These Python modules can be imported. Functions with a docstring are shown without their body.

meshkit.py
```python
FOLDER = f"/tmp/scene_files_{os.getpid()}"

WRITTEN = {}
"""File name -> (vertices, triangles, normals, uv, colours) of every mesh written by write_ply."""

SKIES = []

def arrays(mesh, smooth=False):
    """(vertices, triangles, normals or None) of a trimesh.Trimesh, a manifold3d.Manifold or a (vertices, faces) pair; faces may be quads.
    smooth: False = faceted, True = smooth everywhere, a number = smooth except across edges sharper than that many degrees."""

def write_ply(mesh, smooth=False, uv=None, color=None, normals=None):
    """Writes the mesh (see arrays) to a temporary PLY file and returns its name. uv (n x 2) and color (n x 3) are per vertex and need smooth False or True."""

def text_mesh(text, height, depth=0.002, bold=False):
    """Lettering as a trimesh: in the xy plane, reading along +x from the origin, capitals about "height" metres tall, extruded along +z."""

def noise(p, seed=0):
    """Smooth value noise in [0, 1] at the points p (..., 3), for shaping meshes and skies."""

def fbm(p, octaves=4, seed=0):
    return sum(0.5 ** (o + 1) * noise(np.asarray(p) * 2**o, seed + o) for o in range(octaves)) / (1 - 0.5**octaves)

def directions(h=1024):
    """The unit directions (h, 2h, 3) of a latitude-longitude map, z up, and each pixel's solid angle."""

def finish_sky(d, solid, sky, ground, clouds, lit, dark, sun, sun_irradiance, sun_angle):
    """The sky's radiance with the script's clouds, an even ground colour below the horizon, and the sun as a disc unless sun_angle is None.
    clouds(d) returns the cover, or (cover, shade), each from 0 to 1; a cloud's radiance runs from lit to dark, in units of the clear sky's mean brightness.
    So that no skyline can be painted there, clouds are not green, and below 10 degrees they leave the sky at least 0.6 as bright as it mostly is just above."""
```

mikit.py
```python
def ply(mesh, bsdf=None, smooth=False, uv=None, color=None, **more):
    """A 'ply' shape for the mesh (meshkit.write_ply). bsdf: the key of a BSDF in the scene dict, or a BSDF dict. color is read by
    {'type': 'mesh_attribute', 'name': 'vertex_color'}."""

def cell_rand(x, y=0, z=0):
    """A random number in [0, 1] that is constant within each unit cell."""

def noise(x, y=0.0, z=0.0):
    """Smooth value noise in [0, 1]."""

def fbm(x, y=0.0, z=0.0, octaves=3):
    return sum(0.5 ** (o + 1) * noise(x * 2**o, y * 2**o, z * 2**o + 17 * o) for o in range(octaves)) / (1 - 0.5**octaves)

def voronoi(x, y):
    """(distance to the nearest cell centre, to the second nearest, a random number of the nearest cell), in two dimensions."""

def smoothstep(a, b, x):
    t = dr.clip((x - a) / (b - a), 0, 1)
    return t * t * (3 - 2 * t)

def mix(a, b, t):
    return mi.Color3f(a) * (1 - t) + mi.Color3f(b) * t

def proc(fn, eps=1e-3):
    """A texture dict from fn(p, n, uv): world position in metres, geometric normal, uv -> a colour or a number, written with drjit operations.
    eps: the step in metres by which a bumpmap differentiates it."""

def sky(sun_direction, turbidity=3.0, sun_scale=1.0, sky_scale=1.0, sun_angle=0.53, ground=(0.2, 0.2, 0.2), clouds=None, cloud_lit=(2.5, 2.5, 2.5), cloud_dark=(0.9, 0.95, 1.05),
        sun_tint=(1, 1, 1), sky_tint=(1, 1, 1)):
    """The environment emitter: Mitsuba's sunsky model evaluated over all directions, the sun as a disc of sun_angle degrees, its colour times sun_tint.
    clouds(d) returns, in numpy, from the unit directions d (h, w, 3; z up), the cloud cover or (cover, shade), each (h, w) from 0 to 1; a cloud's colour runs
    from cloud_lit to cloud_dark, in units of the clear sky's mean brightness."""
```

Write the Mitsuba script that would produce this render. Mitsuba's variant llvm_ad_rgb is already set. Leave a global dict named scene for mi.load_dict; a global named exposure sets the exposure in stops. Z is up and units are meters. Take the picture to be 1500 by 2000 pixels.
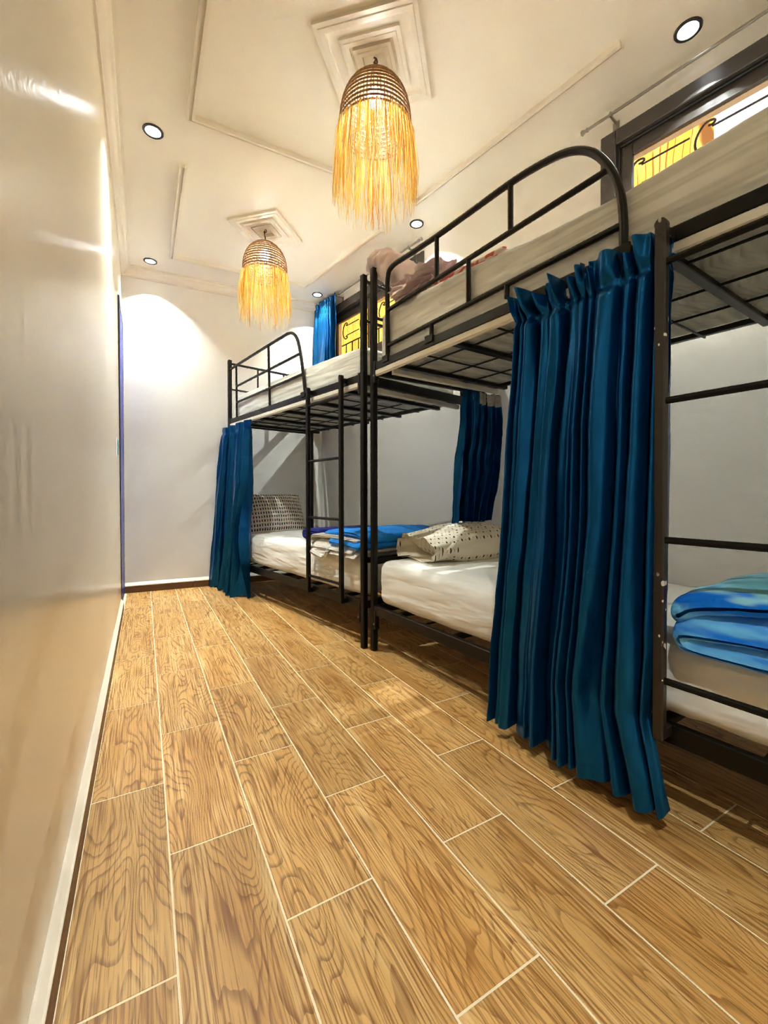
import math, random, numpy as np, trimesh, mitsuba as mi, drjit as dr
import mikit, meshkit
from mikit import proc, noise, fbm, cell_rand, smoothstep, mix
from shapely.geometry import LineString, Polygon

random.seed(7)
RNG = np.random.default_rng(7)
T = mi.ScalarTransform4f
scene, labels = {}, {}

# ------------------------------------------------------------------ camera
F_PX, CY = 834.19, 975.9                       # focal length and optical centre row, of a 1500 x 2000 frame
YAW, PITCH, ROLL = math.radians(29.349), math.radians(-0.598), math.radians(-0.056)
EYE = np.array([0, 0, 0.95])
fwd = np.array([math.sin(YAW) * math.cos(PITCH), math.cos(YAW) * math.cos(PITCH), math.sin(PITCH)])
right = np.array([math.cos(YAW), -math.sin(YAW), 0])
up = np.cross(right, fwd)
up = -math.sin(ROLL) * right + math.cos(ROLL) * up
scene['camera'] = {'type': 'perspective', 'fov': math.degrees(2 * math.atan(750 / F_PX)), 'fov_axis': 'x',
                   'principal_point_offset_x': 0.0, 'principal_point_offset_y': (1000 - CY) / 2000.0,
                   'near_clip': 0.02, 'far_clip': 100.0,
                   'to_world': T().look_at(origin=EYE.tolist(), target=(EYE + fwd).tolist(), up=up.tolist())}
exposure = 0.68

# ------------------------------------------------------------------ sky and sun
scene['sky'] = mikit.sky((-0.50, -0.28, 0.82), turbidity=4.0, sun_scale=3.8, sky_scale=6.0,
                         ground=(0.3, 0.27, 0.22), sun_tint=(1.0, 0.92, 0.8),
                         clouds=lambda d: np.full(d.shape[:2], 0.75), cloud_lit=(1.6, 1.65, 1.7))

# ------------------------------------------------------------------ lamps' strengths (built further down, each in its builder)
DOWNLIGHT = np.array([0.93, 1.0, 0.95]) * 20.0
DOWNLIGHT_LENS = np.array([0.95, 1.0, 1.05]) * 9.0
BULB = np.array([1.0, 0.86, 0.64]) * 350.0


def rgb(r, g, b):
    """sRGB 0-255 -> linear list"""
    c = np.array([r, g, b]) / 255.0
    return np.where(c < 0.04045, c / 12.92, ((c + 0.055) / 1.055) ** 2.4).tolist()


def col(*c):
    return {'type': 'rgb', 'value': rgb(*c)}


def C3(*c):
    return mi.Color3f(*rgb(*c))


def mat(name, base, rough=0.5, spec=0.5, bump=None, **kw):
    b = {'type': 'principled', 'base_color': base if isinstance(base, dict) else col(*base), 'roughness': rough, 'specular': spec, **kw}
    if bump is not None:
        fn, scale = bump[0], bump[1]
        eps = bump[2] if len(bump) > 2 else 1e-3
        b = {'type': 'bumpmap', 'tex': proc(fn, eps), 'scale': scale, 'bsdf': b}
    scene[name] = {'type': 'twosided', 'bsdf': b}
    return name


# ------------------------------------------------------------------ materials
def wall_bump(p, n, uv):
    return fbm(p.x * 130, p.y * 130, p.z * 130, 2) + 0.8 * noise(p.x * 14, p.y * 14, p.z * 14)


def streak_bump(p, n, uv):
    return fbm(p.x * 90, p.y * 90, p.z * 60, 2) + 1.5 * noise(p.y * 26, p.x * 9, p.z * 5) + 1.0 * noise(p.y * 9, p.x * 9, p.z * 1.3)


def wall_tone(p, n, uv):
    v = fbm(p.x * 1.3 + 3, p.y * 1.3, p.z * 0.9, 2)
    return mix(C3(204, 196, 177), C3(216, 209, 192), v)


mat('m_wall_gloss', proc(wall_tone), 0.22, 0.5, bump=(streak_bump, 0.0009, 2e-3))
mat('m_wall', proc(lambda p, n, uv: mix(C3(224, 222, 215), C3(232, 230, 224), fbm(p.x * 1.5, p.y * 1.5, p.z, 2))), 0.42, 0.4, bump=(wall_bump, 0.0006, 2e-3))
mat('m_ceiling', (240, 233, 219), 0.55, 0.3)
mat('m_plaster', (236, 228, 213), 0.45, 0.4)


def wood(p, n, uv):
    k = dr.floor(uv.y / 10.0)                                   # which tile (each has its own stretch of v)
    u, v = uv.x, uv.y - k * 10.0
    r1, r2, r3 = cell_rand(k, 1), cell_rand(k, 2), cell_rand(k, 3)
    wx = u * 8.0 + 31 * r1 + 0.5 * noise(u * 9 + 7 * r2, v * 3, 2.0)
    field = noise(wx, v * 1.5 + 23 * r2, 0.5) * 0.82 + 0.18 * noise(wx * 2.3, v * 4.0 + 9 * r3, 4.0)
    t = field * 32.0 + 0.5 * noise(u * 80, v * 7, 1.0) + u * 34.0
    fr = t - dr.floor(t)
    line = smoothstep(0.58, 0.95, fr) * (1 - smoothstep(0.96, 1.0, fr))
    streak = fbm(u * 330, v * 7 + 11 * r1, 3.0, 2)
    broad = noise(u * 11 + 5 * r3, v * 1.1 + 3 * r1, 7.0)
    pores = fbm(u * 520, v * 16 + 5 * r1, 8.0, 2)
    c = mix(C3(186, 138, 76), C3(219, 175, 109), broad)
    c = mix(c, C3(112, 62, 22), line * (0.6 + 0.4 * r2) * (0.45 + 0.55 * streak))
    c = mix(c, C3(132, 80, 32), smoothstep(0.50, 0.80, streak) * 0.65)
    c = mix(c, C3(96, 54, 20), smoothstep(0.60, 0.78, pores) * 0.45)
    c = mix(c, C3(240, 208, 150), smoothstep(0.50, 0.28, streak) * 0.45 * smoothstep(0.4, 0.8, noise(u * 24, v * 3, 9 * r1)))
    return c * (0.82 + 0.26 * r3)


def wood_bump(p, n, uv):
    return fbm(uv.x * 330, uv.y * 7, 3.0, 2)


mat('m_wood_tile', proc(wood), 0.42, 0.42, bump=(wood_bump, 0.0006, 1.5e-3))
mat('m_skirting', proc(lambda p, n, uv: mix(C3(66, 42, 24), C3(98, 64, 38), fbm((p.x + p.y) * 5, p.z * 120, 0.0, 3))), 0.4, 0.4)
mat('m_grout', (240, 226, 194), 0.8, 0.2)
mat('m_black', (10, 9, 8), 0.36, 0.16)


def chipped(p, n, uv):
    a = fbm(p.x * 80, p.y * 80, p.z * 40, 2)
    b = noise(p.x * 3, p.y * 3, p.z * 5)
    m = smoothstep(0.74, 0.77, a) * smoothstep(0.55, 0.7, b)
    return mix(C3(30, 24, 21), C3(225, 218, 205), m)


mat('m_black_chipped', proc(chipped), 0.4, 0.45)
mat('m_track', (226, 220, 202), 0.4, 0.5)


def sheet_tone(p, n, uv):
    v = fbm(p.x * 3, p.y * 3, p.z * 5, 3)
    return mix(C3(220, 220, 213), C3(238, 239, 235), v)


def sheet_bump(p, n, uv):
    return fbm((p.x * 0.35 + p.y) * 7.0, (p.x - 0.35 * p.y) * 20, p.z * 46, 3)


mat('m_sheet', proc(sheet_tone), 0.8, 0.2, bump=(sheet_bump, 0.006, 3e-3), sheen=0.3)


def cover_bump(p, n, uv):
    w = noise(p.y * 3.0 + p.x, p.z * 4, 2.0) * 2
    return 0.7 * fbm(p.y * 3.2, (p.z + 0.03 * w) * 75, p.x * 3, 2) + 0.3 * fbm(p.y * 30, p.z * 60, 0.0, 2)


mat('m_cover', proc(lambda p, n, uv: mix(C3(214, 214, 204), C3(242, 243, 236), smoothstep(0.25, 0.7, fbm(p.y * 3, p.z * 60, p.x * 3, 3)))), 0.7, 0.25, bump=(cover_bump, 0.011, 3e-3), sheen=0.2)


def quilt_col(p, n, uv):
    return mix(C3(132, 134, 128), C3(172, 173, 166), noise(uv.x * 40, uv.y * 5, 0.0))


mat('m_quilt', proc(quilt_col), 0.75, 0.2)


def velvet(p, n, uv):
    v = fbm(p.x * 60, p.y * 60, p.z * 12, 2)
    return mix(C3(0, 19, 38), C3(1, 31, 58), v)


mat('m_velvet', proc(velvet), 0.29, 0.75, spec_tint=0.9, sheen=0.3, sheen_tint=0.9)
mat('m_velvet_back', (12, 40, 60), 0.6, 0.3)
mat('m_tape', proc(lambda p, n, uv: mix(C3(150, 146, 142), C3(186, 182, 178), noise(p.x * 50, p.y * 50, p.z * 130))), 0.8, 0.1)
mat('m_dark_frame', (50, 44, 41), 0.3, 0.3)
mat('m_dark_gap', (18, 17, 17), 0.5, 0.3)
mat('m_iron', (40, 26, 18), 0.5, 0.4)
mat('m_steel', (150, 146, 138), 0.25, 0.5, metallic=0.9)
mat('m_door', (10, 36, 140), 0.3, 0.5)
mat('m_door_dark', (6, 14, 62), 0.3, 0.5)
mat('m_switch', (240, 242, 242), 0.3, 0.5)
mat('m_teal', (20, 120, 150), 0.3, 0.5)
mat('m_cord', (66, 46, 30), 0.8, 0.1)
mat('m_socket', (235, 230, 220), 0.4, 0.4)


def raffia_brown(p, n, uv):
    v = noise(p.x * 160, p.y * 160, p.z * 160)
    return mix(C3(104, 76, 48), C3(158, 122, 80), v)


mat('m_coil', proc(raffia_brown), 0.7, 0.25)
scene['m_raffia'] = {'type': 'principledthin', 'base_color': proc(lambda p, n, uv: mix(mix(C3(222, 160, 48), C3(252, 220, 122), smoothstep(0.1, 0.35, uv.x)), C3(255, 248, 214), smoothstep(0.45, 0.95, uv.x))),
                     'roughness': 0.55, 'diff_trans': 1.1, 'spec_trans': 0.0, 'eta': 1.4}
scene['m_glass'] = {'type': 'thindielectric', 'int_ior': 1.5}
mat('m_black_ring', (16, 16, 17), 0.3, 0.5)


def outer_brick(p, n, uv):
    a = (p.y * 0.985 - p.x * 0.17) / 0.055 + 0.5 * noise(p.z * 5, p.y * 9, 1.0)
    fa = a - dr.floor(a)
    line = smoothstep(0.16, 0.06, dr.minimum(fa, 1 - fa)) * smoothstep(0.3, 0.5, noise(p.z * 6, dr.floor(a) * 3.7, 2.0))
    c = mix(C3(232, 168, 56), C3(250, 206, 104), noise(dr.floor(a) * 5.3, p.z * 4, 3.0))
    return mix(c, C3(140, 92, 40), line)


mat('m_outer_brick', proc(outer_brick), 0.85, 0.1)
mat('m_outer_ground', (180, 165, 140), 0.9, 0.1)


def pillow_marks(p, n, uv):
    a, b = uv.x / 0.027, uv.y / 0.041
    ia, ib = dr.floor(a), dr.floor(b)
    fa, fb = (a - ia - 0.5) * 0.021, (b - ib - 0.5) * 0.034   # drawn at three quarters, then scaled by the cell
    fb = fb + 0.003 * (cell_rand(ia, ib, 5) - 0.5)
    body = dr.square(fa / 0.0062) + dr.square((fb + 0.003) / 0.0085)
    tip = dr.square((dr.abs(fa) - 0.0036) / 0.0024) + dr.square((fb - 0.007) / 0.0052)
    m = dr.maximum(smoothstep(1.15, 0.8, body), smoothstep(1.15, 0.8, tip))
    r = cell_rand(ia, ib, 2)
    zone = noise(uv.x * 9, uv.y * 9, 3.0)
    c = mix(C3(34, 26, 24), C3(120, 40, 36), smoothstep(0.62, 0.8, r) * smoothstep(0.4, 0.6, zone))
    c = mix(c, C3(150, 118, 36), smoothstep(0.86, 0.9, r))
    return mix(C3(246, 238, 226), c, m)


mat('m_pillow_marks', proc(pillow_marks), 0.85, 0.15)


def pillow_dots(p, n, uv):
    a, b = uv.x / 0.026, uv.y / 0.026
    row = dr.floor(b)
    a = a + 0.5 * (row - 2 * dr.floor(row * 0.5))
    ia = dr.floor(a)
    fa, fb = (a - ia - 0.5) * 0.026, (b - row - 0.5) * 0.026
    big = (ia + row) - 2 * dr.floor((ia + row) * 0.5)
    rad = 0.0032 + 0.0022 * big
    d = dr.sqrt(fa * fa + fb * fb)
    m = smoothstep(rad + 0.0006, rad - 0.0006, d)
    c = mix(C3(146, 126, 96), C3(70, 54, 40), big)
    return mix(C3(246, 238, 216), c, m * (0.7 + 0.3 * big))


mat('m_pillow_dots', proc(pillow_dots), 0.85, 0.15)
mat('m_pillow_plain', (232, 224, 204), 0.85, 0.15)
mat('m_navy', (22, 26, 104), 0.8, 0.2, sheen=0.6)


def fuzz(p, n, uv):
    return fbm(p.x * 170, p.y * 170, p.z * 170, 2)


mat('m_blue_fleece', proc(lambda p, n, uv: mix(C3(0, 106, 214), C3(40, 150, 236), fbm(p.x * 8, p.y * 8, p.z * 14, 3))), 0.75, 0.2, bump=(fuzz, 0.004, 2e-3), sheen=0.7)
mat('m_sherpa', (234, 232, 226), 0.9, 0.1, bump=(fuzz, 0.008, 2e-3), sheen=0.5)


def plush(p, n, uv):
    v = fbm(p.x * 6 + 4, p.y * 6, p.z * 26, 3)
    c = mix(C3(6, 106, 214), C3(112, 192, 240), smoothstep(0.30, 0.68, v))
    t = smoothstep(0.625, 0.67, p.z + 0.08 * (v - 0.5))
    c = mix(c, C3(142, 206, 232), t * smoothstep(0.30, 0.48, v))
    c = mix(c, C3(74, 138, 152), smoothstep(0.675, 0.72, p.z + 0.08 * (v - 0.5)))
    return c


mat('m_plush', proc(plush), 0.8, 0.2, bump=(fuzz, 0.006, 2e-3), sheen=0.8)
mat('m_lilac', proc(lambda p, n, uv: mix(C3(190, 174, 182), C3(238, 222, 220), fbm(p.x * 9, p.y * 9, p.z * 9, 2))), 0.75, 0.2, sheen=0.4)


def red_print(p, n, uv):
    m = smoothstep(0.45, 0.55, noise(p.x * 55, p.y * 55, p.z * 55))
    return mix(C3(244, 224, 214), C3(206, 106, 96), m)


mat('m_red_print', proc(red_print), 0.8, 0.2)


# ------------------------------------------------------------------ mesh helpers
def chamfer_box(size, r=0.003):
    a, b, c = [s / 2 for s in size]
    r = min(r, a * 0.49, b * 0.49, c * 0.49)
    pts = [(sx * (a - (r if k != 0 else 0)), sy * (b - (r if k != 1 else 0)), sz * (c - (r if k != 2 else 0)))
           for sx in (-1, 1) for sy in (-1, 1) for sz in (-1, 1) for k in range(3)]
    return trimesh.convex.convex_hull(np.array(pts))


def box2(lo, hi, r=0.003):
    lo, hi = np.array(lo, float), np.array(hi, float)
    m = chamfer_box(hi - lo, r)
    m.apply_translation((lo + hi) / 2)
    return m


def bar(p, q, w, h, r=0.003, upv=(0, 0, 1)):
    """a square bar from p to q, w wide sideways and h along the up direction"""
    p, q = np.array(p, float), np.array(q, float)
    d = q - p
    L = np.linalg.norm(d)
    d /= L
    s = np.cross(np.array(upv, float), d)
    if np.linalg.norm(s) < 1e-6:
        s = np.cross([1.0, 0, 0], d)
    s /= np.linalg.norm(s)
    u = np.cross(d, s)
    m = chamfer_box((L, w, h), r)
    M = np.eye(4)
    M[:3, 0], M[:3, 1], M[:3, 2], M[:3, 3] = d, s, u, (p + q) / 2
    m.apply_transform(M)
    return m


def tube(points, r, sides=12, cap=True):
    p = np.array(points, float)
    t = np.gradient(p, axis=0)
    t /= np.linalg.norm(t, axis=1, keepdims=True)
    a = np.cross(t[0], [0, 0, 1.0])
    if np.linalg.norm(a) < 1e-3:
        a = np.cross(t[0], [1.0, 0, 0])
    A = []
    for k in range(len(p)):
        a = a - t[k] * (a @ t[k])
        a /= np.linalg.norm(a)
        A.append(a)
    A = np.array(A)
    B = np.cross(t, A)
    ang = np.arange(sides) * 2 * np.pi / sides
    rr = np.broadcast_to(np.asarray(r, float), (len(p),))[:, None, None]
    v = p[:, None] + rr * (np.cos(ang)[None, :, None] * A[:, None] + np.sin(ang)[None, :, None] * B[:, None])
    f = []
    n = len(p)
    for i in range(n - 1):
        for j in range(sides):
            a0, a1 = i * sides + j, i * sides + (j + 1) % sides
            f += [(a0, a1, a1 + sides), (a0, a1 + sides, a0 + sides)]
    v = v.reshape(-1, 3)
    if cap:
        v = np.vstack([v, p[:1], p[-1:]])
        for j in range(sides):
            f += [(len(v) - 2, (j + 1) % sides, j), (len(v) - 1, (n - 1) * sides + j, (n - 1) * sides + (j + 1) % sides)]
    return trimesh.Trimesh(v, f, process=False)


def spline(pts, n=40):
    """smooth curve through points (Catmull-Rom)"""
    p = np.array(pts, float)
    p = np.vstack([2 * p[0] - p[1], p, 2 * p[-1] - p[-2]])
    out = []
    seg = len(p) - 3
    for u in np.linspace(0, seg - 1e-6, n):
        i = int(u)
        t = u - i
        a, b, c, d = p[i:i + 4]
        out.append(0.5 * ((2 * b) + (c - a) * t + (2 * a - 5 * b + 4 * c - d) * t * t + (3 * b - a - 3 * c + d) * t ** 3))
    return np.array(out)


def grid_mesh(P):
    """P (m, n, 3) -> sheet"""
    m, n = P.shape[:2]
    i, j = np.meshgrid(np.arange(m - 1), np.arange(n - 1), indexing='ij')
    a = (i * n + j).ravel()
    f = np.vstack([np.stack([a, a + n, a + n + 1], -1), np.stack([a, a + n + 1, a + 1], -1)])
    return trimesh.Trimesh(P.reshape(-1, 3), f, process=False)


def lathe(profile, n=48):
    pr = np.array(profile, float)
    ang = np.linspace(0, 2 * np.pi, n, endpoint=False)
    P = np.stack([np.outer(np.cos(ang), pr[:, 0]), np.outer(np.sin(ang), pr[:, 0]), np.tile(pr[:, 1], (n, 1))], -1)
    P = np.vstack([P, P[:1]])
    return grid_mesh(P)


def cat(*ms):
    return trimesh.util.concatenate([m for m in ms])


def rounded_slab(lo, hi, r, step):
    """a box with rounded edges as an even, fine mesh"""
    lo, hi = np.array(lo, float), np.array(hi, float)
    c, h = (lo + hi) / 2, (hi - lo) / 2
    faces = []
    for ax in range(3):
        o = [k for k in range(3) if k != ax]
        nn = [max(3, int(2 * h[k] / step)) + 1 for k in o]

        def lin(k, n):
            t = np.linspace(-1, 1, n)
            e = r / h[k]
            inner = np.linspace(-1 + e, 1 - e, max(3, n - 10))
            edge = 1 - e + e * np.sin(np.linspace(0, np.pi / 2, 6))[1:]
            return np.concatenate([-edge[::-1], inner, edge])
        a, b = np.meshgrid(lin(o[0], nn[0]), lin(o[1], nn[1]), indexing='ij')
        for s in (-1, 1):
            P = np.zeros(a.shape + (3,))
            P[..., o[0]], P[..., o[1]], P[..., ax] = a * h[o[0]], b * h[o[1]], s * h[ax]
            m = grid_mesh(P)
            nrm = m.face_normals.mean(0)
            if nrm[ax] * s < 0:
                m.invert()
            faces.append(m)
    m = cat(*faces)
    v = np.array(m.vertices)
    core = np.clip(v, -(h - r), h - r)
    d = v - core
    L = np.linalg.norm(d, axis=1, keepdims=True)
    v = core + np.where(L > 1e-9, d / np.maximum(L, 1e-9) * r, 0)
    m = trimesh.Trimesh(v + c, m.faces, process=False)
    m.merge_vertices(digits_vertex=6)
    return m


def displace(m, amp, freq, seed=0, aniso=(1, 1, 1), ridged=False):
    v = np.array(m.vertices)
    q = v * np.array(aniso) * freq + 100
    f = meshkit.fbm(q, 4, seed)
    f = (1 - np.abs(2 * f - 1) * 2) if ridged else (f - 0.5) * 2
    m.vertices = v + m.vertex_normals * (f * amp)[:, None]
    return m


# ------------------------------------------------------------------ entries
def key_for(name, parent=None):
    base = f'{parent}__{name}' if parent else name
    if not any(k == base or k.startswith(base + '__') for k in scene) and base not in labels:
        return base
    i = 1
    while any(k == f'{base}_{i:03d}' or k.startswith(f'{base}_{i:03d}__') for k in scene) or f'{base}_{i:03d}' in labels:
        i += 1
    return f'{base}_{i:03d}'


def obj(name, mesh, m, parent=None, smooth=30, uv=None, **more):
    k = key_for(name, parent)
    scene[k] = mikit.ply(mesh, m, smooth=smooth, uv=uv, **more)
    return k


def tag(k, label, category=None, group=None, kind=None):
    d = {'label': label}
    if category:
        d['category'] = category
    if group:
        d['group'] = group
    if kind:
        d['kind'] = kind
    labels[k] = d
    return k


def struct(name, mesh, m, label, category, parent=None, **kw):
    k = obj(name, mesh, m, parent, **kw)
    return tag(k, label, category, kind='structure')


# ------------------------------------------------------------------ the room
ZC = 3.16                                     # ceiling
XL = -0.18                                    # left wall
Y0 = -1.3                                     # wall behind the camera
CL, CR = np.array([XL, 4.857]), np.array([1.828, 4.750])      # far corners, left and right
WA = math.radians(9.8)
WD = np.array([math.sin(WA), -math.cos(WA), 0])                # along the right wall, towards the camera
WN = np.array([math.cos(WA), math.sin(WA), 0])                 # out through it
W0 = np.array([1.845, 4.652, 0])                              # t = 0 on it
TN = (W0[1] - Y0) / math.cos(WA)                               # its length


def M_of(origin, a, b):
    M = np.eye(4)
    M[:3, 0], M[:3, 1], M[:3, 3] = a, b, origin
    return M


MW = M_of(W0, WD, WN)                          # (t along the right wall, outwards, z)


def placed(m, M):
    m = m.copy()
    m.apply_transform(M)
    return m


bk = np.array([CR[0] - CL[0], CR[1] - CL[1], 0])
LB = np.linalg.norm(bk)
bk /= LB
MB = M_of(np.array([CL[0], CL[1], 0]), bk, np.array([-bk[1], bk[0], 0]))   # (along the back wall from the left, outwards, z)

# floor: a grout bed with one entry per tile
XR0 = (W0 + WD * TN)[0]
def plan(out):
    p = [(XL - out, Y0 - out), ((W0 + WD * TN)[0] + out * 0.9, Y0 - out), (CR[0] + out * 0.9, CR[1] + out), (XL - out, CL[1] + out)]
    return Polygon(p)


def slab(out, z0, z1):
    m = trimesh.creation.extrude_polygon(plan(out), z1 - z0, engine='earcut')
    m.apply_translation((0, 0, z0))
    return m


struct('floor', slab(0.05, -0.08, -0.0010), 'm_grout', 'floor of wood-look tiles laid in staggered rows with pale joints', 'floor', smooth=False)
GX, PX, LY = 0.0535, 0.2184, 0.649
kt = 0
for row in range(-1, 13):
    x0, x1 = GX + row * PX, GX + (row + 1) * PX
    if row == -1:
        x0 = -0.149
    ph = 0.282 if row % 2 else 0.605
    y = ph - LY * math.ceil((ph - Y0) / LY)
    while y < 4.95:
        ya, yb = max(y, Y0), y + LY
        y += LY
        xm = (x0 + x1) / 2
        yend = CL[1] + (xm - CL[0]) * bk[1] / bk[0]
        yb = min(yb, yend + 0.01)
        # clipped by the slanted right wall
        xr = W0[0] + (W0[1] - (ya + yb) / 2) * math.tan(WA)
        if yb - ya < 0.04 or x0 > xr - 0.02 or (xm > 0.9 and ya < -0.5):
            continue
        g = 0.0024
        m = box2((x0 + g, ya + g, -0.02), (min(x1, xr) - g, yb - g, RNG.uniform(-0.0002, 0.0002)), 0.0006)
        v = np.array(m.vertices)
        uv = np.stack([v[:, 0] - x0, v[:, 1] - (yb - LY) + 1.0 + 10.0 * kt], -1)
        if RNG.random() < 0.5:
            uv[:, 0] = PX - uv[:, 0]
        k = obj('tile', m, 'm_wood_tile', 'floor', smooth=False, uv=uv)
        kt += 1

# walls
wl = box2((XL - 0.15, Y0, -0.08), (XL, 5.1, ZC - 0.0005), 0.001)
vl = np.array(wl.vertices)
vl[:, 0] += 0.012 * (1 - np.clip(vl[:, 2] / ZC, 0, 1))          # the wall leans out a little at its foot
wl.vertices = vl
struct('wall_left', wl, 'm_wall_gloss', 'glossy cream painted wall on the left', 'wall', smooth=False)
struct('wall_back', placed(box2((-0.15, 0, -0.08), (LB + 0.15, 0.15, ZC - 0.0005), 0.001), MB), 'm_wall', 'white end wall beyond the far bunk', 'wall', smooth=False)
struct('wall_near', box2((XL - 0.15, Y0 - 0.15, -0.08), (XR0 + 0.3, Y0, ZC - 0.0005), 0.001), 'm_wall', 'wall behind the camera', 'wall', smooth=False)
WIN = [(3.106, 5.15, 2.30, 3.05), (-0.02, 1.617, 2.30, 3.06)]      # t0, t1, z0, z1 of the two openings
TH = 0.16
blocks = [((-0.30, 0, -0.08), (TN + 0.2, TH, 2.30)), ((-0.30, 0, 3.06), (TN + 0.2, TH, ZC - 0.0005)),
          ((WIN[1][1], 0, 2.30), (WIN[0][0], TH, 3.06)), ((-0.30, 0, 2.30), (WIN[1][0], TH, 3.06)), ((WIN[0][1], 0, 2.30), (TN + 0.2, TH, 3.06)),
          ((WIN[0][0], 0, 3.05), (WIN[0][1], TH, 3.06))]
struct('wall_right', placed(cat(*[trimesh.creation.box(bounds=[a, b]) for a, b in blocks]), MW), 'm_wall', 'white wall behind the bunks with two high windows', 'wall', smooth=False)
struct('ceiling', slab(0.15, ZC, ZC + 0.14), 'm_ceiling', 'cream ceiling with plaster mouldings', 'ceiling', smooth=False)


def extrude_profile(profile, p, q, side):
    """profile (away from the wall, up) swept from p to q; side: unit vector away from the wall"""
    pr = np.array(profile)
    P = np.stack([np.array(e)[None] + pr[:, :1] * np.array(side)[None] + pr[:, 1:] * np.array([[0, 0, 1.0]]) for e in (p, q)])
    m = grid_mesh(P)
    return m


corn = [(0.0, -0.085), (0.012, -0.085), (0.014, -0.072), (0.03, -0.066), (0.042, -0.05), (0.048, -0.032), (0.062, -0.026), (0.066, -0.012), (0.083, -0.012), (0.083, 0.0)]
struct('trim_1', extrude_profile(corn, (XL, Y0, ZC), (XL, 4.85, ZC), (1, 0, 0)), 'm_plaster', 'cornice moulding along the top of the left wall', 'cornice', smooth=35)
bo = np.array([bk[1], -bk[0], 0])
struct('trim_2', extrude_profile(corn, (CL[0], CL[1], ZC), (CR[0], CR[1], ZC), bo), 'm_plaster', 'cornice moulding along the top of the end wall', 'cornice', smooth=35)


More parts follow.
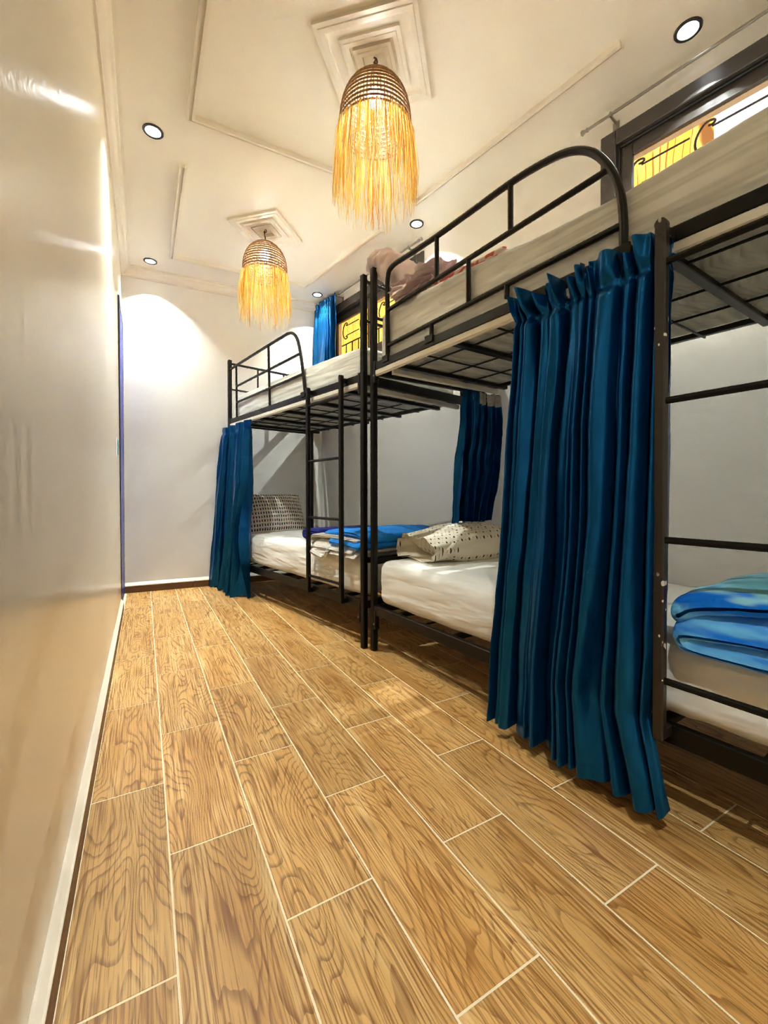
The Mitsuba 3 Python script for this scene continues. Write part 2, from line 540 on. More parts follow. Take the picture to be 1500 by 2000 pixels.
def moulding(path, prof):
    """open path (n x 2) on the ceiling, profile (to the left of travel, drop) with mitred corners"""
    p = np.array(path, float)
    rows = []
    for i in range(len(p)):
        d0 = p[i] - p[i - 1] if i else p[1] - p[0]
        d1 = p[i + 1] - p[i] if i < len(p) - 1 else p[-1] - p[-2]
        n0, n1 = [np.array([-d[1], d[0]]) / np.linalg.norm(d) for d in (d0, d1)]
        mm = n0 + n1
        mm /= np.dot(mm, n0)
        rows.append([[*(p[i] + mm * a), ZC - b] for a, b in prof])
    rows = np.array(rows)
    m = grid_mesh(rows)
    caps = []
    for r, inv in ((rows[0], 0), (rows[-1], 1)):
        f = [(0, k, k + 1) for k in range(1, len(r) - 1)]
        caps.append(trimesh.Trimesh(r, f, process=False))
    return cat(m, *caps)


mp = [(0.0, -0.002), (0.0, 0.022), (0.015, 0.022), (0.017, 0.006), (0.026, 0.006), (0.028, 0.028), (0.045, 0.028), (0.045, -0.002)]
struct('trim_3', moulding([(0.228, 1.33), (0.228, 2.765), (1.824, 2.728), (2.070, 1.272)], [(-a, b) for a, b in mp]), 'm_plaster', 'raised ceiling moulding around the near hanging lamp', 'ceiling moulding', smooth=False)
struct('trim_4', moulding([(0.221, 3.160), (0.217, 4.440), (1.512, 4.372), (1.754, 3.114)], [(-a, b) for a, b in mp]), 'm_plaster', 'raised ceiling moulding around the far hanging lamp', 'ceiling moulding', smooth=False)


def rose(cx, cy, side, ang, label, scale=1.0):
    ms = []
    steps = [(side, 0.048, 0.022), (0.30 * scale, 0.040, 0.018), (0.19 * scale, 0.036, 0.026)]
    for s, w, h in steps:
        a = s / 2
        c = [(-a, -a), (a, -a), (a, a), (-a, a)]
        rows = []
        for i in range(5):
            x, y = c[i % 4]
            rows.append([[x * (1 - t / a), y * (1 - t / a), ZC - d] for t, d in ((0, -0.002), (0.0, h * 0.8), (w * 0.45, h * 0.8), (w * 0.5, h), (w, h), (w, -0.002))])
        ms.append(grid_mesh(np.array(rows)))
    m = cat(*ms)
    M = np.eye(4)
    ca, sa = math.cos(ang), math.sin(ang)
    M[:2, :2] = [[ca, -sa], [sa, ca]]
    M[:2, 3] = (cx, cy)
    return ms and placed(m, M)


L1, L2 = (1.045, 1.935), (0.905, 3.60)
struct('trim_5', rose(L1[0], L1[1], 0.50, math.radians(47), ''), 'm_plaster', 'square stepped ceiling rose above the near hanging lamp', 'ceiling rose', smooth=False)
struct('trim_6', rose(L2[0], L2[1], 0.44, math.radians(45), '', 0.9), 'm_plaster', 'square stepped ceiling rose above the far hanging lamp', 'ceiling rose', smooth=False)


# skirting: dark wood-look tiles with a white plaster ledge on top
def skirting(name, M, length, label, cuts, th=0.029):
    root = name
    y = 0.0
    for c in cuts + [length]:
        if c > y + 0.01:
            obj('tile', placed(box2((y + 0.001, -th - 0.001, 0.0), (c - 0.001, 0.0, 0.066), 0.002), M), 'm_skirting', root, smooth=False)
        y = c
    pr = [(0.0, 0.098), (-0.005, 0.092), (-th + 0.004, 0.076), (-th, 0.072), (-th, 0.0655), (0.0, 0.0655)]
    rows = np.array([[(x, a, b) for a, b in pr] for x in (0, length)])
    obj('ledge', placed(grid_mesh(rows), M), 'm_plaster', root, smooth=False)
    tag(root, label, 'skirting', kind='structure')


MLf = M_of(np.array([XL + 0.0115, Y0, 0]), np.array([0, 1.0, 0]), np.array([-1.0, 0, 0]))
skirting('baseboard_left', MLf, 4.13 - Y0, 'dark tiled skirting with a white ledge along the left wall', [0.649 * i for i in range(1, 9)], 0.019)
skirting('baseboard_back', MB, LB, 'dark tiled skirting with a white ledge along the end wall', [0.62, 1.27, 1.9])
skirting('baseboard_right', MW, TN, 'dark tiled skirting under the bunks along the window wall', [0.649 * i for i in range(1, 10)])

# blue door in the left wall, at its far end
DY0, DY1, DZ = 4.14, 4.835, 2.60
cas = cat(box2((XL - 0.06, DY0, 0), (XL + 0.015, DY0 + 0.06, DZ), 0.003), box2((XL - 0.06, DY1 - 0.012, 0), (XL + 0.015, DY1, DZ), 0.003), box2((XL - 0.06, DY0, DZ - 0.06), (XL + 0.015, DY1, DZ), 0.003))
obj('frame', cas, 'm_door_dark', 'door_1')
obj('leaf', box2((XL - 0.05, DY0 + 0.062, 0.008), (XL + 0.013, DY1 - 0.014, DZ - 0.062), 0.003), 'm_door', 'door_1')
tag('door_1', 'blue door at the far end of the left wall', 'door', kind='structure')
obj('plate', box2((XL - 0.004, 3.68, 1.235), (XL + 0.0135, 3.80, 1.375), 0.004), 'm_switch', 'light_switch')
obj('rocker', box2((XL + 0.008, 3.70, 1.25), (XL + 0.0175, 3.755, 1.36), 0.003), 'm_teal', 'light_switch')
tag('light_switch', 'white wall switch with a teal rocker beside the blue door', 'light switch')
obj('base', placed(lathe([(0.0001, 0.0), (0.017, 0.0), (0.017, 0.012), (0.012, 0.016), (0.0001, 0.016)], 24), M_of((0.645, 4.70, 0), (1, 0, 0), (0, 1, 0))), 'm_black', 'door_stop')
obj('dome', placed(lathe([(0.0125, 0.014), (0.014, 0.022), (0.011, 0.032), (0.005, 0.036), (0.0001, 0.037)], 24), M_of((0.645, 4.70, 0), (1, 0, 0), (0, 1, 0))), 'm_steel', 'door_stop')
tag('door_stop', 'small round chrome door stop on the floor by the end wall', 'door stop')


# windows: casing, sash, glass, and outside an iron grille
def window(name, t0, t1, z0, z1, label, posts):
    fw = 0.085
    def ring(a0, a1, b0, b1, w, o0, o1, r=0.004):
        return cat(box2((a0, o0, b0), (a0 + w, o1, b1), r), box2((a1 - w, o0, b0), (a1, o1, b1), r),
                   box2((a0 + w, o0, b1 - w), (a1 - w, o1, b1), r), box2((a0 + w, o0, b0), (a1 - w, o1, b0 + w), r))
    obj('frame', placed(ring(t0, t1, z0, z1, fw, -0.012, 0.05), MW), 'm_dark_frame', name)
    obj('track', placed(ring(t0 + fw - 0.006, t1 - fw + 0.006, z0 + fw - 0.006, z1 - fw + 0.006, 0.020, 0.012, 0.09), MW), 'm_dark_gap', name)
    sashes = posts
    for i, (a, b, o) in enumerate(sashes):
        k = obj('sash', placed(ring(a, b, z0 + fw + 0.006, z1 - fw - 0.006, 0.072, o, o + 0.028), MW), 'm_dark_frame', name)
        obj('pane', placed(grid_mesh(np.array([[(a + 0.06, o + 0.014, z0 + fw), (a + 0.06, o + 0.014, z1 - fw)], [(b - 0.06, o + 0.014, z0 + fw), (b - 0.06, o + 0.014, z1 - fw)]])), MW), 'm_glass', k, smooth=False)
    obj('reveal', placed(ring(t0 + 0.02, t1 - 0.02, z0 + 0.02, z1 - 0.02, 0.10, 0.10, 0.158), MW), 'm_plaster', name)
    tag(name, label, 'window', kind='structure')


window('window_1', *WIN[0], 'near dark framed window above the near upper mattress', [(3.193, 4.15, 0.030), (4.08, 5.06, 0.062)])
window('window_2', *WIN[1], 'far dark framed window beyond the lilac blanket', [(0.07, 0.82, 0.062), (0.76, 1.53, 0.030)])


def grille(t0, t1, label):
    o = 0.19
    root = key_for('window_grille')
    for z in (2.36, 2.70, 3.02):
        obj('bar', placed(tube([(t0, o, z), (t1, o, z)], 0.007, 8), MW), 'm_iron', root)
    n = int((t1 - t0) / 0.12)
    for i in range(n + 1):
        t = t0 + (t1 - t0) * i / n
        obj('bar', placed(tube([(t, o, 2.33), (t, o, 2.70)], 0.006, 8), MW), 'm_iron', root)
    w = 0.34
    for i in range(int((t1 - t0) / w)):
        c = t0 + 0.10 + i * w
        pts = []
        for a in np.linspace(0, 2.6 * math.pi, 46):          # a C scroll, curled in at both ends
            u = a / (2.6 * math.pi)
            pts.append((a, u))
        zz = []
        th = np.linspace(-1.0, 1.0, 60)
        for s in th:
            e = max(0, abs(s) - 0.45) / 0.55
            ang = math.pi + s * 0.45 / 0.45 * math.radians(70) + math.copysign(e * math.radians(260), s)
            zz.append(ang)
        x, z = [0.0], [0.0]
        for s, a in zip(th, zz):
            e = max(0, abs(s) - 0.45) / 0.55
            step = 0.0105 * (1 - 0.72 * e)
            x.append(x[-1] + step * math.sin(a - math.pi) * -1)
            z.append(z[-1] + step * math.cos(a - math.pi))
        x, z = np.array(x), np.array(z)
        x -= x.mean()
        z -= (z.max() + z.min()) / 2
        obj('scroll', placed(tube(np.stack([c - x, np.full(len(x), o), 2.855 + z * 0.62], -1), 0.006, 8), MW), 'm_iron', root)
        for zb in (2.80, 2.91):
            obj('bar', placed(tube([(c + 0.03, o, zb), (c + w - 0.07, o, zb)], 0.005, 8), MW), 'm_iron', root)
    tag(root, label, 'window grille')


grille(WIN[0][0] + 0.02, WIN[0][1], 'wrought iron scroll grille outside the near window')
grille(0.02, WIN[1][1] - 0.02, 'wrought iron scroll grille outside the far window, seen between the bunk posts')

# the neighbouring house across a narrow gap
obj('wall', placed(box2((-6.0, 1.35, -0.3), (3.20, 1.9, 6.0), 0.01), MW), 'm_outer_brick', 'neighbouring_house', smooth=False)
tag('neighbouring_house', 'sunlit yellow house wall seen through the windows', 'house')
struct('ground', placed(box2((-8, 0.3, -0.5), (12, 9, -0.3), 0.01), MW), 'm_outer_ground', 'pale ground outside', 'ground', smooth=False)


# curtain rods
def rod(t0, t1, z, label, brackets):
    root = key_for('curtain_rod')
    o = -0.07
    obj('pole', placed(tube([(t0, o, z), (t1, o, z)], 0.008, 14), MW), 'm_steel', root)
    for t, d in ((t0, -1), (t1, 1)):
        prof = [(0.0001, 0.0), (0.012, 0.0), (0.012, 0.008), (0.007, 0.012), (0.016, 0.035), (0.010, 0.042), (0.0001, 0.043)]
        f = lathe(prof, 20)
        R = np.eye(4)
        R[:3, 0], R[:3, 1], R[:3, 2], R[:3, 3] = (0, 1, 0), (0, 0, d), (d, 0, 0), (t, o, z)
        obj('finial', placed(placed(f, R), MW), 'm_steel', root)
    for t in brackets:
        b = cat(box2((t - 0.018, -0.004, z - 0.05), (t + 0.018, 0.001, z - 0.005), 0.002), box2((t - 0.006, o - 0.003, z - 0.018), (t + 0.006, -0.002, z - 0.008), 0.002),
                box2((t - 0.006, o - 0.012, z - 0.018), (t + 0.006, o + 0.012, z + 0.010), 0.002))
        obj('bracket', placed(b, MW), 'm_steel', root)
    tag(root, label, 'curtain rod')


rod(3.06, 5.2, 3.105, 'thin steel curtain rod above the near window, bare', [3.19, 5.1])
rod(-0.08, 1.62, 3.115, 'thin steel curtain rod above the far window carrying the blue curtain', [0.36, 1.50])

# ------------------------------------------------------------------ beds
A2, A3 = math.radians(4.3), math.radians(10.8)
B2, D2, N2 = np.array([1.225, 2.303, 0]), np.array([math.sin(A2), -math.cos(A2), 0]), np.array([math.cos(A2), math.sin(A2), 0])
B3, D3, N3 = np.array([1.189, 2.368, 0]), np.array([-math.sin(A3), math.cos(A3), 0]), np.array([math.cos(A3), math.sin(A3), 0])
M2, M3 = M_of(B2, D2, N2), M_of(B3, D3, N3)        # local (s along the front, n towards the wall, z)


def bunk(root, M, L, W, label, ladder_s, ladder_n, rail, top0, top1, lowz, mirrored):
    """top0, top1: height of the upper frame's top at s = 0 and s = L"""
    def P(name, mesh, m='m_black', parent=root, **kw):
        return obj(name, placed(mesh, M), m, parent, **kw)
    zt = lambda s: top0 + (top1 - top0) * s / L
    hh = 0.046
    posts = [(0.0, 0.0, rail['post0']), (L, 0.0, rail['post1']), (0.0, W, rail['post0']), (L, W, rail['post1'])]
    for s, n, z in posts:
        P('post', bar((s, n, 0), (s, n, z), 0.036, 0.036, 0.005, (0, 1, 0)))
    for n in (0.0, W):
        P('side_rail', bar((0.018, n, zt(0) - hh / 2), (L - 0.018, n, zt(L) - hh / 2), 0.028, hh))
        P('side_rail', bar((0.018, n, lowz + 0.03), (L - 0.018, n, lowz + 0.03), 0.028, 0.058))
    for s in (0.0, L):
        P('end_rail', bar((s, 0.018, zt(s) - 0.035), (s, W - 0.018, zt(s) - 0.035), 0.028, 0.06))
        P('end_rail', bar((s, 0.018, lowz + 0.03), (s, W - 0.018, lowz + 0.03), 0.028, 0.05))
        top = (rail['post0'] if s == 0 else rail['post1']) - 0.035
        P('end_bar', tube([(s, 0.0, top), (s, W, top)], 0.0115))
        P('end_bar', tube([(s, 0.0, 2.03), (s, W, 2.03)], 0.0095))
        for n in (0.3, 0.6):
            P('end_upright', tube([(s, n, 2.03), (s, n, top)], 0.008))
        P('end_bar', bar((s, 0.018, 0.545), (s, W - 0.018, 0.545), 0.022, 0.034))
    # brackets where the rails hook into the posts
    for s, d in ((0.0, 1), (L, -1)):
        for z, h in ((zt(s) - 0.03, 0.13), (lowz + 0.0, 0.12)):
            P('bracket', bar((s + d * 0.030, -0.004, z - h * 0.7), (s + d * 0.030, -0.004, z + h * 0.3), 0.022, 0.030, 0.003, (0, 1, 0)))
            P('bolt', tube([(s + d * 0.031, -0.018, z - 0.05), (s + d * 0.031, -0.024, z - 0.05)], 0.005, 8), 'm_steel')
    # bars that carry the mattresses
    for zz in (None, lowz + 0.045):
        zf = (lambda s: zt(s) - 0.064) if zz is None else (lambda s: zz)
        for s in (0.235, 0.69, 1.15, 1.607, 2.05):
            P('cross_bar', bar((s, 0.014, zf(s)), (s, W - 0.014, zf(s)), 0.034, 0.022))
        for s in (0.46, 0.93, 1.385, 1.84):
            P('thin_bar', tube([(s, 0.014, zf(s) + 0.004), (s, W - 0.014, zf(s) + 0.006)], 0.005, 8))
        for n in (0.12, 0.37, 0.60):
            P('thin_bar', tube([(0.0, n, zf(0) + 0.004), (L, n, zf(L) + 0.004)], 0.005, 8))
    # guard rail
    g = f'{root}__guard_rail'
    P('top_tube', tube(spline(rail['arch'], 60), rail['r']), parent=g)
    for a, b in rail['rails']:
        P('rail', tube([a, b], rail['r'] * 0.86), parent=g)
    for a, b in rail['uprights']:
        P('upright', tube([a, b], rail['r'] * 0.84), parent=g)
    for s in rail['clamps']:
        z = zt(s)
        P('clamp', cat(box2((s - 0.028, -0.020, z - 0.022), (s + 0.028, 0.018, z + 0.008), 0.003), box2((s - 0.03, -0.022, z - 0.026), (s + 0.03, -0.014, z + 0.012), 0.003)), parent=g)
    # ladder
    l = f'{root}__ladder'
    mm = 'm_black_chipped' if not mirrored else 'm_black'
    for s in ladder_s:
        zb, ztop = rail['lad']
        st = bar((s, ladder_n, zb), (s, ladder_n, ztop - 0.012), 0.030, 0.026, 0.004, (0, 1, 0))
        capm = tube([(s, ladder_n - 0.012, ztop - 0.014), (s, ladder_n + 0.012, ztop - 0.014)], 0.0155, 16)
        hook = cat(box2((s - 0.013, ladder_n + 0.004, ztop - 0.045), (s + 0.013, 0.020, ztop - 0.030 + 0.012), 0.002))
        foot = box2((s - 0.013, ladder_n + 0.006, zb), (s + 0.013, -0.010, zb + 0.03), 0.002)
        P('stile', cat(st, capm, hook, foot), mm, l)
    for z in rail['rungs']:
        P('rung', tube([(ladder_s[0] + 0.012, ladder_n, z), (ladder_s[1] - 0.012, ladder_n, z)], 0.0098), parent=l)
    # white curtain track under the front of the upper frame, and across the end
    def trk(p, q, wdt):
        return cat(bar(p, q, wdt, 0.030, 0.003), bar(np.array(p) - [0, 0, 0.016], np.array(q) - [0, 0, 0.016], wdt * 0.55, 0.006, 0.001))
    P('curtain_track', trk((0.03, -0.004, zt(0) - hh - 0.017), (L - 0.03, -0.004, zt(L) - hh - 0.017), 0.022), 'm_track')
    se = 0.170 if not mirrored else 0.028
    P('curtain_track', trk((se, 0.02, zt(0) - hh - 0.034), (se, W - 0.02, zt(0) - hh - 0.034), 0.022), 'm_track')
    tag(root, label, 'bunk bed')


bunk('bunk_bed', M2, 2.27, 0.93, 'near black metal bunk bed with a blue curtain over its front', (1.627, 2.03), -0.062,
     dict(post0=2.328, post1=2.33, r=0.0135, lad=(0.25, 1.730), rungs=(1.607, 1.216, 0.822, 0.422),
          arch=[(0.15, 0, 1.76), (0.149, 0, 2.0), (0.15, 0, 2.20), (0.20, 0, 2.252), (0.36, 0, 2.243), (0.60, 0, 2.228), (0.83, 0, 2.221), (1.04, 0, 2.214), (1.17, 0, 2.199), (1.274, 0, 2.176),
                (1.345, 0, 2.140), (1.40, 0, 2.088), (1.446, 0, 2.012), (1.475, 0, 1.93), (1.487, 0, 1.84), (1.489, 0, 1.735)],
          rails=[((0.15, 0, 2.020), (1.440, 0, 2.015)), ((0.15, 0, 1.815), (1.486, 0, 1.812))],
          uprights=[((0.583, 0, 2.225), (0.583, 0, 2.022)), ((1.038, 0, 2.213), (1.038, 0, 2.018)), ((0.801, 0, 2.018), (0.801, 0, 1.818)), ((0.543, 0, 1.815), (0.543, 0, 1.745)), ((1.020, 0, 1.815), (1.020, 0, 1.757))],
          clamps=[0.150, 0.543, 1.489]), 1.747, 1.716, 0.222, False)
bunk('bunk_bed_001', M3, 2.24, 0.95, 'far black metal bunk bed with a short arched rail and a ladder', (0.600, 0.182), -0.045,
     dict(post0=2.306, post1=2.325, r=0.0118, lad=(0.25, 1.722), rungs=(1.590, 1.192, 0.792, 0.374),
          arch=[(2.25, 0, 2.226), (2.0, 0, 2.231), (1.6, 0, 2.233), (1.336, 0, 2.234), (1.10, 0, 2.233), (0.985, 0, 2.231), (0.915, 0, 2.215), (0.862, 0, 2.178), (0.824, 0, 2.125), (0.785, 0, 2.02), (0.75, 0, 1.88), (0.715, 0, 1.70)],
          rails=[((2.06, 0, 2.024), (0.787, 0, 2.025)), ((2.055, 0, 1.866), (0.747, 0, 1.861))],
          uprights=[((2.065, 0, 2.228), (2.055, 0, 1.690)), ((1.340, 0, 2.233), (1.318, 0, 1.690))],
          clamps=[0.722]), 1.701, 1.720, 0.240, True)


# ------------------------------------------------------------------ mattresses
def mattress(key, M, L, z0, top_fn, cover, label, s0=0.035, front=0.03, seed=1, soft=0.012, tilt=0.0):
    back = 0.895
    m = rounded_slab((s0, front, 0.0), (L - 0.035, back, 1.0), 0.05, 0.035)
    v = np.array(m.vertices)
    tz = np.interp(v[:, 0], *zip(*top_fn))
    H = tz - z0
    r = 0.05
    zz = v[:, 2]
    z = np.where(zz < r, zz, np.where(zz > 1 - r, H - (1 - zz), r + (zz - r) / (1 - 2 * r) * (H - 2 * r)))
    bul = np.sin(np.clip(z / H, 0, 1) * math.pi)
    y = v[:, 1] + np.where(v[:, 1] < (front + back) / 2, -1, 1) * 0.012 * bul
    base = z0 - tilt * v[:, 0]
    H = tz - base
    z = np.where(zz < r, zz, np.where(zz > 1 - r, H - (1 - zz), r + (zz - r) / (1 - 2 * r) * (H - 2 * r)))
    m.vertices = np.stack([v[:, 0], y, base + z], -1)
    m = displace(m, soft, 5.0, seed, (1, 1, 3.0))
    m = displace(m, 0.004, 13.0, seed + 9, (0.5, 1, 3.0), ridged=True)
    v = np.array(m.vertices)
    v[:, 2] = np.maximum(v[:, 2], z0 - tilt * v[:, 0] + 0.001)
    m.vertices = v
    obj('cover', placed(m, M), cover, key, smooth=True)
    # quilted underside bulging down between the bars
    S, N = np.meshgrid(np.linspace(s0 + 0.05, L - 0.085, 560), np.linspace(front + 0.04, back - 0.04, 70), indexing='ij')
    wob = meshkit.fbm(np.stack([S * 3, N * 7, 0 * S], -1), 3, seed) * 0.06 + 0.010 * np.sin(N / 0.05)
    wave = np.abs(np.sin((S + wob + 0.10 * np.abs(((N / 0.24) % 1) - 0.5)) * math.pi / 0.026))
    edge = np.minimum.reduce([S - S.min(), S.max() - S, N - N.min(), N.max() - N]) / 0.05
    Z = z0 - tilt * S + 0.003 - 0.0085 * wave ** 0.6 * np.clip(edge, 0, 1) - 0.002
    q = grid_mesh(np.stack([S, N, Z], -1))
    if q.face_normals[:, 2].mean() * np.linalg.det(M[:3, :3]) > 0:
        q.invert()
    qq = placed(q, M)
    obj('quilted_underside', qq, 'm_quilt', key, smooth=True, uv=np.stack([S.ravel(), N.ravel()], -1))
    tag(key, label, 'mattress')


LM = 2.27
mattress('mattress', M2, LM, 1.706, [(0, 2.045), (0.1, 2.060), (0.6, 2.032), (1.1, 1.975), (1.47, 1.945), (1.85, 1.958), (2.3, 1.97)], 'm_cover', 'thick cream covered mattress on the top of the near bunk, behind the guard rail', seed=3, soft=0.006, tilt=0.0137)
mattress('mattress_001', M2, LM, 0.292, [(0, 0.552), (0.45, 0.548), (0.85, 0.532), (1.1, 0.53), (2.3, 0.535)], 'm_sheet', 'mattress under a white sheet on the bottom of the near bunk', seed=11, front=0.022)
mattress('mattress_002', M3, 2.24, 1.660, [(0, 1.897), (0.7, 1.930), (1.3, 1.945), (1.96, 1.952), (2.3, 1.95)], 'm_cover', 'cream covered mattress on the top of the far bunk', seed=23, soft=0.006, tilt=-0.0084)
mattress('mattress_003', M3, 2.24, 0.312, [(0, 0.535), (0.1, 0.54), (0.7, 0.572), (1.7, 0.572), (2.3, 0.57)], 'm_sheet', 'mattress under a white sheet on the bottom of the far bunk', seed=31, front=0.022)


# ------------------------------------------------------------------ curtains
def curtain(M, left, rightc, b0, z_top, z_bot, folds, amp, seed, nu=300, nv=110, head=0.06, pinch=0.55, ruffle=0.0, irregular=1.0):
    """left, rightc, b0, amp: lists of (v, value), v from 0 at the top to 1 at the hem; local axes (along, out, up)"""
    rg = np.random.default_rng(seed)
    u = np.linspace(0, 1, nu)
    v = np.concatenate([np.linspace(0, 0.10, 22), np.linspace(0.10, 1, nv)[1:]])
    U, V = np.meshgrid(u, v, indexing='ij')
    aL, aR, bb, am = [np.interp(V, *zip(*c)) for c in (left, rightc, b0, amp)]
    ph = rg.random(6) * 6.28
    warp = (0.030 * np.sin(2 * math.pi * U * 2.3 + ph[0]) + 0.022 * np.sin(2 * math.pi * U * 4.1 + ph[1])) * irregular
    drift = 0.018 * np.sin(3.0 * V + ph[2] + 5 * U) + 0.012 * np.sin(7 * V + 9 * U + ph[3])
    phase = 2 * math.pi * folds * (U + warp + drift * np.clip(V * 3, 0, 1))
    fold = np.sin(phase) + 0.34 * np.sin(2.1 * phase + 1.7 + 2 * V) * np.clip(V * 5, 0.2, 1) + 0.25 * np.sin(0.47 * phase + ph[4])
    aw = am * (0.72 + 0.5 * meshkit.noise(np.stack([U * folds * 0.6 + seed, V * 1.4, 0 * U], -1), seed))
    tape = np.exp(-((V * (z_top - z_bot) - head) / 0.020) ** 2)
    aw = aw * (1 - pinch * tape)
    hd = np.clip(1 - V * (z_top - z_bot) / (head + 0.02), 0, 1)
    fold = fold + ruffle * hd * (0.9 * np.sin(2.3 * phase + ph[1]) + 0.7 * np.sin(1.4 * phase + ph[3]))
    a = aL + (aR - aL) * U + aw * 0.42 * np.cos(phase + 0.5) * np.minimum(1, np.minimum(U, 1 - U) * 12)
    crumple = meshkit.fbm(np.stack([U * 9 * (z_top - z_bot) * 0.25 + seed * 3.1, V * 8, 0 * U], -1), 3, seed) - 0.5
    b = bb + aw * fold + 0.020 * crumple * np.clip(V * 4, 0, 1)
    zt = z_top + (0.006 + 0.012 * ruffle) * np.sin(phase * 0.5 + ph[5]) * (V < 0.06) * (1 - V / 0.06)
    hem = 0.010 * np.sin(phase + 0.6) + 0.014 * (meshkit.noise(np.stack([U * 7, 0 * U, 0 * U], -1), seed + 4) - 0.5)
    z = zt + (z_bot + hem - zt) * V
    P = np.stack([a, b, z], -1)
    m = grid_mesh(P)
    uvs = np.stack([U.ravel(), V.ravel()], -1)
    return placed(m, M), P


def curtain_obj(key, label, *a, group=None, **kw):
    m, P = curtain(*a, **kw)
    obj('drape', m, 'm_velvet', key, smooth=True)
    # stitched hem and heading as narrow raised bands that follow the folds
    M = a[0]
    for rows, nm in ((slice(-5, None), 'hem'),):
        Q = P[:, rows].copy()
        obj(nm, placed(grid_mesh(Q + np.array([0, -0.0018, 0])), M), 'm_velvet', key, smooth=True)
    tag(key, label, 'curtain')
    return P


curtain_obj('bunk_curtain', 'long dark blue velvet curtain hanging on the front of the near bunk beside its ladder', M2,
            [(0, 1.085), (0.07, 1.100), (0.2, 1.090), (0.35, 1.068), (0.6, 1.062), (0.8, 1.035), (1, 1.022)], [(0, 1.640), (0.05, 1.640), (0.12, 1.632), (0.5, 1.634), (0.72, 1.622), (0.85, 1.605), (1, 1.66)],
            [(0, -0.040), (0.1, -0.036), (1, -0.075)], 1.700, 0.060, 11.3, [(0, 0.026), (0.05, 0.026), (0.14, 0.022), (0.4, 0.032), (1, 0.040)], 5, nu=560, nv=150, head=0.085, pinch=0.72, ruffle=0.9)
curtain_obj('bunk_curtain_001', 'dark blue velvet curtain gathered at the far corner of the far bunk', M3,
            [(0, 2.335), (0.3, 2.37), (0.7, 2.45), (0.9, 2.52), (1, 2.56)], [(0, 1.640), (0.2, 1.655), (0.35, 1.625), (0.6, 1.66), (1, 1.655)],
            [(0, -0.034), (0.1, -0.036), (1, -0.085)], 1.640, 0.012, 6.6, [(0, 0.016), (0.1, 0.028), (0.5, 0.044), (1, 0.055)], 12, nu=260, nv=100, pinch=0.3)
MX = M_of(B2 + D2 * 0.175, N2, D2)              # (n, s, z): hangs across the far end of the near bunk
Pq = curtain_obj('bunk_curtain_002', 'dark blue curtain with a pale heading tape hanging inside the near bunk by the wall', MX,
                 [(0, 0.580), (0.2, 0.575), (0.5, 0.535), (1, 0.490)], [(0, 0.915), (0.25, 0.930), (0.6, 0.890), (1, 0.815)],
                 [(0, 0.0), (1, 0.0)], 1.640, 0.770, 5.3, [(0, 0.012), (0.12, 0.020), (1, 0.032)], 21, nu=200, nv=80, pinch=0.2)
i0 = int(len(Pq) * 0.40)
obj('heading_tape', placed(grid_mesh(Pq[i0:, 1:21] + np.array([0, 0.004, 0])), MX), 'm_tape', 'bunk_curtain_002', smooth=True)
labels['bunk_curtain_002__heading_tape'] = {'label': 'pale grey heading tape'}
curtain_obj('window_curtain', 'bright blue satin curtain drawn to the far side of the far window', MW,
            [(0, -0.10), (1, -0.12)], [(0, 0.365), (0.3, 0.37), (1, 0.40)], [(0, -0.085), (1, -0.10)], 3.135, 2.15, 6.0, [(0, 0.022), (0.08, 0.028), (1, 0.036)], 33, nu=220, nv=70, head=0.05, pinch=0.3)


# ------------------------------------------------------------------ pillows and blankets
def pillow_shell(w, h, t, n=70, seed=1, p=2.6, wr=0.006):
    """two puffed faces with drawn-out corners; local x in [-w/2, w/2], y in [-h/2, h/2]"""
    g = np.sin(np.linspace(-1, 1, n) * math.pi / 2)
    X, Y = np.meshgrid(g, g, indexing='ij')
    puff = (1 - np.abs(X) ** p) ** 0.55 * (1 - np.abs(Y) ** p) ** 0.55
    px = X * w / 2 * (1 - 0.055 * (1 - np.abs(X)) * 0 - 0.045 * (1 - Y ** 2) * np.abs(X) ** 3)
    py = Y * h / 2 * (1 - 0.06 * (1 - X ** 2) * np.abs(Y) ** 3)
    parts, uvs = [], []
    for s in (1, -1):
        wn = (meshkit.fbm(np.stack([X * 3.5, Y * 3.5, 0 * X + 5 * s], -1), 4, seed) - 0.5) * 2
        rid = 1 - np.abs(meshkit.fbm(np.stack([X * 2.2 + 9, Y * 2.2, 0 * X + 3 * s], -1), 3, seed + 3) * 2 - 1) * 3
        z = s * t / 2 * puff * (1 + 0.10 * wn) + s * wr * np.clip(rid, 0, 1) * np.minimum(1, puff * 2)
        m = grid_mesh(np.stack([px, py, z], -1))
        if s < 0:
            m.invert()
        parts.append(m)
        uvs.append(np.stack([px.ravel(), py.ravel()], -1))
    return parts, uvs


def rot(ax, deg):
    return trimesh.transformations.rotation_matrix(math.radians(deg), ax)


def tr(x, y, z):
    return trimesh.transformations.translation_matrix((x, y, z))


# printed pillow propped against the far end of the far bunk
parts, uvs = pillow_shell(0.68, 0.44, 0.16, seed=4)
Mp = M3 @ tr(2.085, 0.42, 0.765) @ rot((0, 0, 1), 86) @ rot((1, 0, 0), -68 + 180)
obj('case', placed(cat(*parts), Mp), 'm_pillow_marks', 'pillow', smooth=True, uv=np.vstack(uvs))
seam = np.array([(math.copysign(abs(math.cos(a)) ** 0.22, math.cos(a)) * 0.338, math.copysign(abs(math.sin(a)) ** 0.22, math.sin(a)) * 0.216, 0) for a in np.linspace(0, 2 * math.pi, 120)])
tag('pillow', 'white pillow printed with small dark tulip marks, propped in the far bunk', 'pillow')

